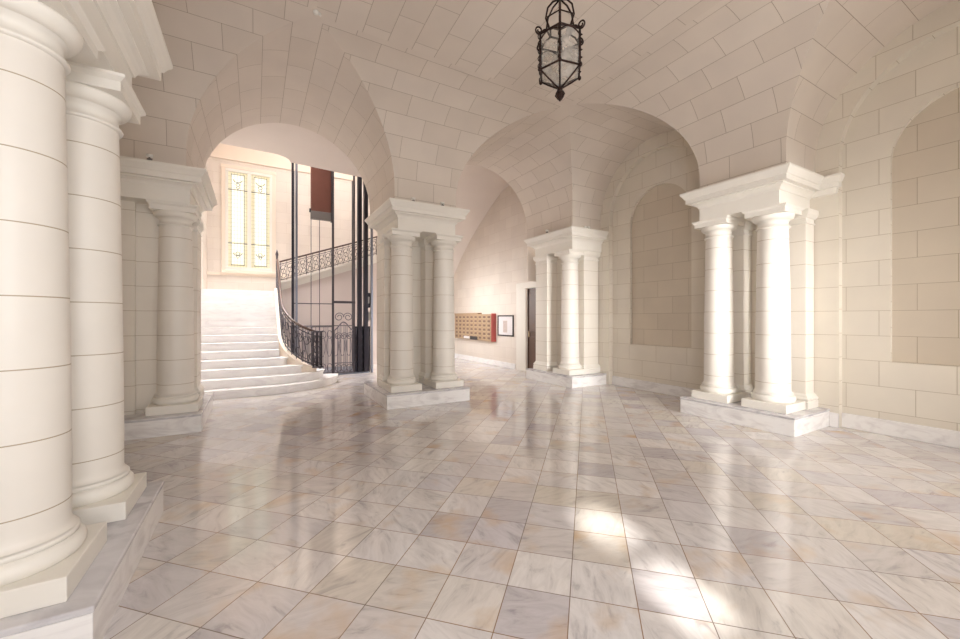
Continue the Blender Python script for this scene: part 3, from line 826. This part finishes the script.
prof = [(8.74, 5.9), (10.3, 5.9), (10.9, 5.82), (11.6, 5.5), (12.4, 5.05), (13.18, 4.55), (13.9, 4.0), (14.45, 3.5), (14.75, 3.0), (14.9, 2.4), (14.95, 0)]
b = MB(); b.grid([[(4.45, y, zz), (XM, y, zz)] for y, zz in prof])
struct(b.build('ceiling_corridor', 'plaster'), 'smooth curved plaster vault over the mailbox corridor', 'ceiling')
b = MB(); b.face([(4.45, 8.74, 5.59), (4.45, 10.4, 5.59), (4.45, 10.4, 5.92), (4.45, 8.74, 5.92)])
struct(b.build('wall_corridor_web', 'plaster', weld=False), 'plaster web between stair hall and corridor ceilings', 'wall')
# door
dr = bpy.data.objects.new('door_1', None); C.objects.link(dr); dr.location = (XM, 9.33, 0); struct(dr, 'brown wooden door in the corridor beside the far pier', 'door')
b = MB(); b.box(.05, .10, -.27, .27, 0.01, 2.49); d_ = b.build('door_leaf', 'wood', dr)
b = MB()
for z0, z1 in ((.2, 1.05), (1.2, 2.32)): b.box(.03, .05, -.18, .18, z0, z1)
b.build('door_panel', 'wood', d_, bevel=.01)
b = MB(); b.box(-.03, .12,   .27, .76, 0, 2.66); b.box(-.03, .12, -.33, -.27, 0, 2.66); b.box(-.035, .12, -.33, .76, 2.50, 2.68); b.build('door_casing', 'mould', dr, bevel=.008)
b = MB(); b.box(.02, .05, .16, .21, 1.05, 1.22); b.tube([(.01, .185, 1.14), (.01, .11, 1.14)], .012, 6); b.build('door_handle', 'brass', d_)
# mailboxes
mbx = thing('mailbox_bank', 'brass bank of small apartment mailboxes mounted on the corridor wall', 'mailboxes', (XM, 11.34, .815))
ML = 2.82; MH = .93
b = MB(); b.box(-.16, 0, 0, ML, 0, MH); b.build('case', 'brassdark', mbx)
b = MB(); b.box(-.18, 0, -.025, 0, -.01, MH + .02); e_ = b.build('end_panel', 'red', mbx); e_['label'] = 'red end panel'
b = MB(); b.box(-.175, 0, .95, ML, MH, MH + .05); b.build('raised_top', 'brassdark', mbx)
nc, nr = 9, 6
for i in range(nc):
    for j in range(nr):
        ya = .05 + i * (ML - .06) / nc; za = .04 + j * (MH - .06) / nr; dw = (ML - .06) / nc - .085; dh = (MH - .06) / nr - .04
        b = MB(); b.box(-.178, -.16, ya, ya + dw, za, za + dh); d_ = b.build('mailbox_door', 'brass', mbx)
        b = MB(); b.box(-.181, -.177, ya + dw * .1, ya + dw * .9, za + dh * .2, za + dh * .95); b.build('mail_slot', 'slotdark', d_)
b = MB(); b.box(-.186, -.178, .95, 1.5, .01, .13); b.build('name_plate', 'black', mbx)
b = MB(); b.box(-.186, -.178, 1.55, 2.0, .03, .12); b.build('notice_strip', 'paper', mbx)
pf = thing('framed_picture', 'small black framed picture hung between the mailboxes and the door', 'picture', (XM, 10.72, 1.02))
b = MB(); b.box(-.03, 0, -.46, -.42, 0, .68); b.box(-.03, 0, .42, .46, 0, .68); b.box(-.03, 0, -.46, .46, 0, .04); b.box(-.03, 0, -.46, .46, .64, .68); b.build('frame', 'black', pf)
b = MB(); b.box(-.012, 0, -.42, .42, .04, .64); b.build('mount', 'paper', pf)
b = MB(); b.box(-.014, -.011, -.10, .14, .12, .50); b.build('print', 'print', pf)

# ------------------------------------------------------------------ hanging lantern
LX, LY = 2.85, 3.25
ln = thing('hanging_lantern', 'dark bronze hexagonal lantern with milky glass hanging from the vault', 'lantern', (LX, LY, 0))
fd = Vector((0.4916, 0.8708, 0)); ang0 = math.atan2(-LY, -LX)      # one corner of the hexagon points to the doorway
r_ = .235; zb, zt = 4.235, 4.61
hx = lambda k, r=r_: (r * math.cos(ang0 + k * PI / 3), r * math.sin(ang0 + k * PI / 3))
b = MB()
for z in (zb, zt):
    b = MB(); b.tube([(*hx(k), z) for k in range(6)] , .012, 6, closed=True); b.build('frame_hoop', 'bronze', ln)
for k in range(6):
    b = MB(); x, y = hx(k); b.tube([(x, y, zb - .01), (x, y, zt + .01)], .012, 6)
    b.tube([(x * 1.0, y * 1.0, zb), (x * .55, y * .55, zb - .08), (x * .06, y * .06, zb - .16)], .009, 6)
    b.lathe([(0, -.03), (.018, -.015), (.02, 0), (.014, .02), (0, .03)], 0, 0, 8)
    for i in range(len(b.v) - 45, len(b.v)): b.v[i] = (b.v[i][0] + x * 1.03, b.v[i][1] + y * 1.03, b.v[i][2] + zb)
    # twisted vine up the corner bar
    b.tube([(x * (1.04) + .016 * math.cos(j), y * 1.04 + .016 * math.sin(j), zb + (zt - zb) * j / 30) for j in range(31)], .006, 4)
    bar = b.build('frame_bar', 'bronze', ln)
    b = MB()   # scroll on the shoulder
    pts = []
    for j in range(22):
        a = -PI / 2 + j / 21 * 2.6 * PI; rr = .045 * (1 - .7 * j / 21)
        q = 1.06 + (rr * math.cos(a) - .0) / r_
        pts.append((x * q, y * q, zt + .035 + rr * math.sin(a)))
    b.tube(pts, .009, 5)
    b.tube([(x, y, zt), (x * .8, y * .8, zt + .055), (x * .5, y * .5, zt + .075)], .01, 5)
    b.tube([(x * .5, y * .5, zt + .07), (x * .72, y * .72, zt + .18), (x * .62, y * .62, zt + .30), (x * .36, y * .36, zt + .38), (x * .05, y * .05, zt + .42)], .01, 5)
    b.build('crown_scroll', 'bronze', ln)
    x2, y2 = hx(k + 1)
    b = MB(); b.face([(x * .98, y * .98, zb), (x2 * .98, y2 * .98, zb), (x2 * .98, y2 * .98, zt), (x * .98, y * .98, zt)]); b.build('glass_pane', 'glass', ln)
    b = MB(); b.face([(x * .97, y * .97, zb), (x2 * .97, y2 * .97, zb), (x2 * .1, y2 * .1, zb - .145), (x * .1, y * .1, zb - .145)]); b.build('lower_glass_pane', 'glass', ln)
    # small arched head in each panel
    b = MB(); b.tube([(x + (x2 - x) * j / 12, y + (y2 - y) * j / 12, zt - .06 * (1 - math.sin(PI * j / 12))) for j in range(13)], .008, 5); b.build('panel_arch', 'bronze', ln)
b = MB(); b.tube([(*hx(k, .115), zt + .075) for k in range(6)], .012, 6, closed=True); b.tube([(*hx(k, .15), zt + .2) for k in range(6)], .008, 6, closed=True); b.build('crown_ring', 'bronze', ln)
b = MB(); b.lathe([(0, 3.933), (.012, 3.943), (.022, 3.963), (.038, 3.993), (.042, 4.013), (.036, 4.033), (.02, 4.053), (.03, 4.063), (.03, 4.075), (0, 4.078)], n=10)
for k in range(6):
    a = k * PI / 3; b.tube([(.02 * math.cos(a), .02 * math.sin(a), 3.963), (.05 * math.cos(a), .05 * math.sin(a), 4.008), (.03 * math.cos(a), .03 * math.sin(a), 4.043)], .009, 5)
b.build('finial', 'bronze', ln)
b = MB(); b.tube([(0, 0, zt + .0), (0, 0, zt + .55)], .014, 8); b.lathe([(.0, zt - .16), (.028, zt - .16), (.028, zt - .02), (.014, zt), (0, zt)], n=10); b.build('stem', 'bronze', ln)
b = MB(); z_ = zt + .53; k = 0
while z_ < 5.53:
    pts = []
    for j in range(12):
        t_ = 2 * PI * j / 12; u_, v_ = .018 * math.cos(t_), .034 * math.sin(t_)
        pts.append((u_, 0, z_ + v_) if k % 2 else (0, u_, z_ + v_))
    b.tube(pts, .006, 5, closed=True); z_ += .052; k += 1
b.lathe([(0, 5.51), (.05, 5.52), (.06, 5.55), (.07, 5.587), (0, 5.587)], n=16)
b.build('chain', 'bronze', ln)
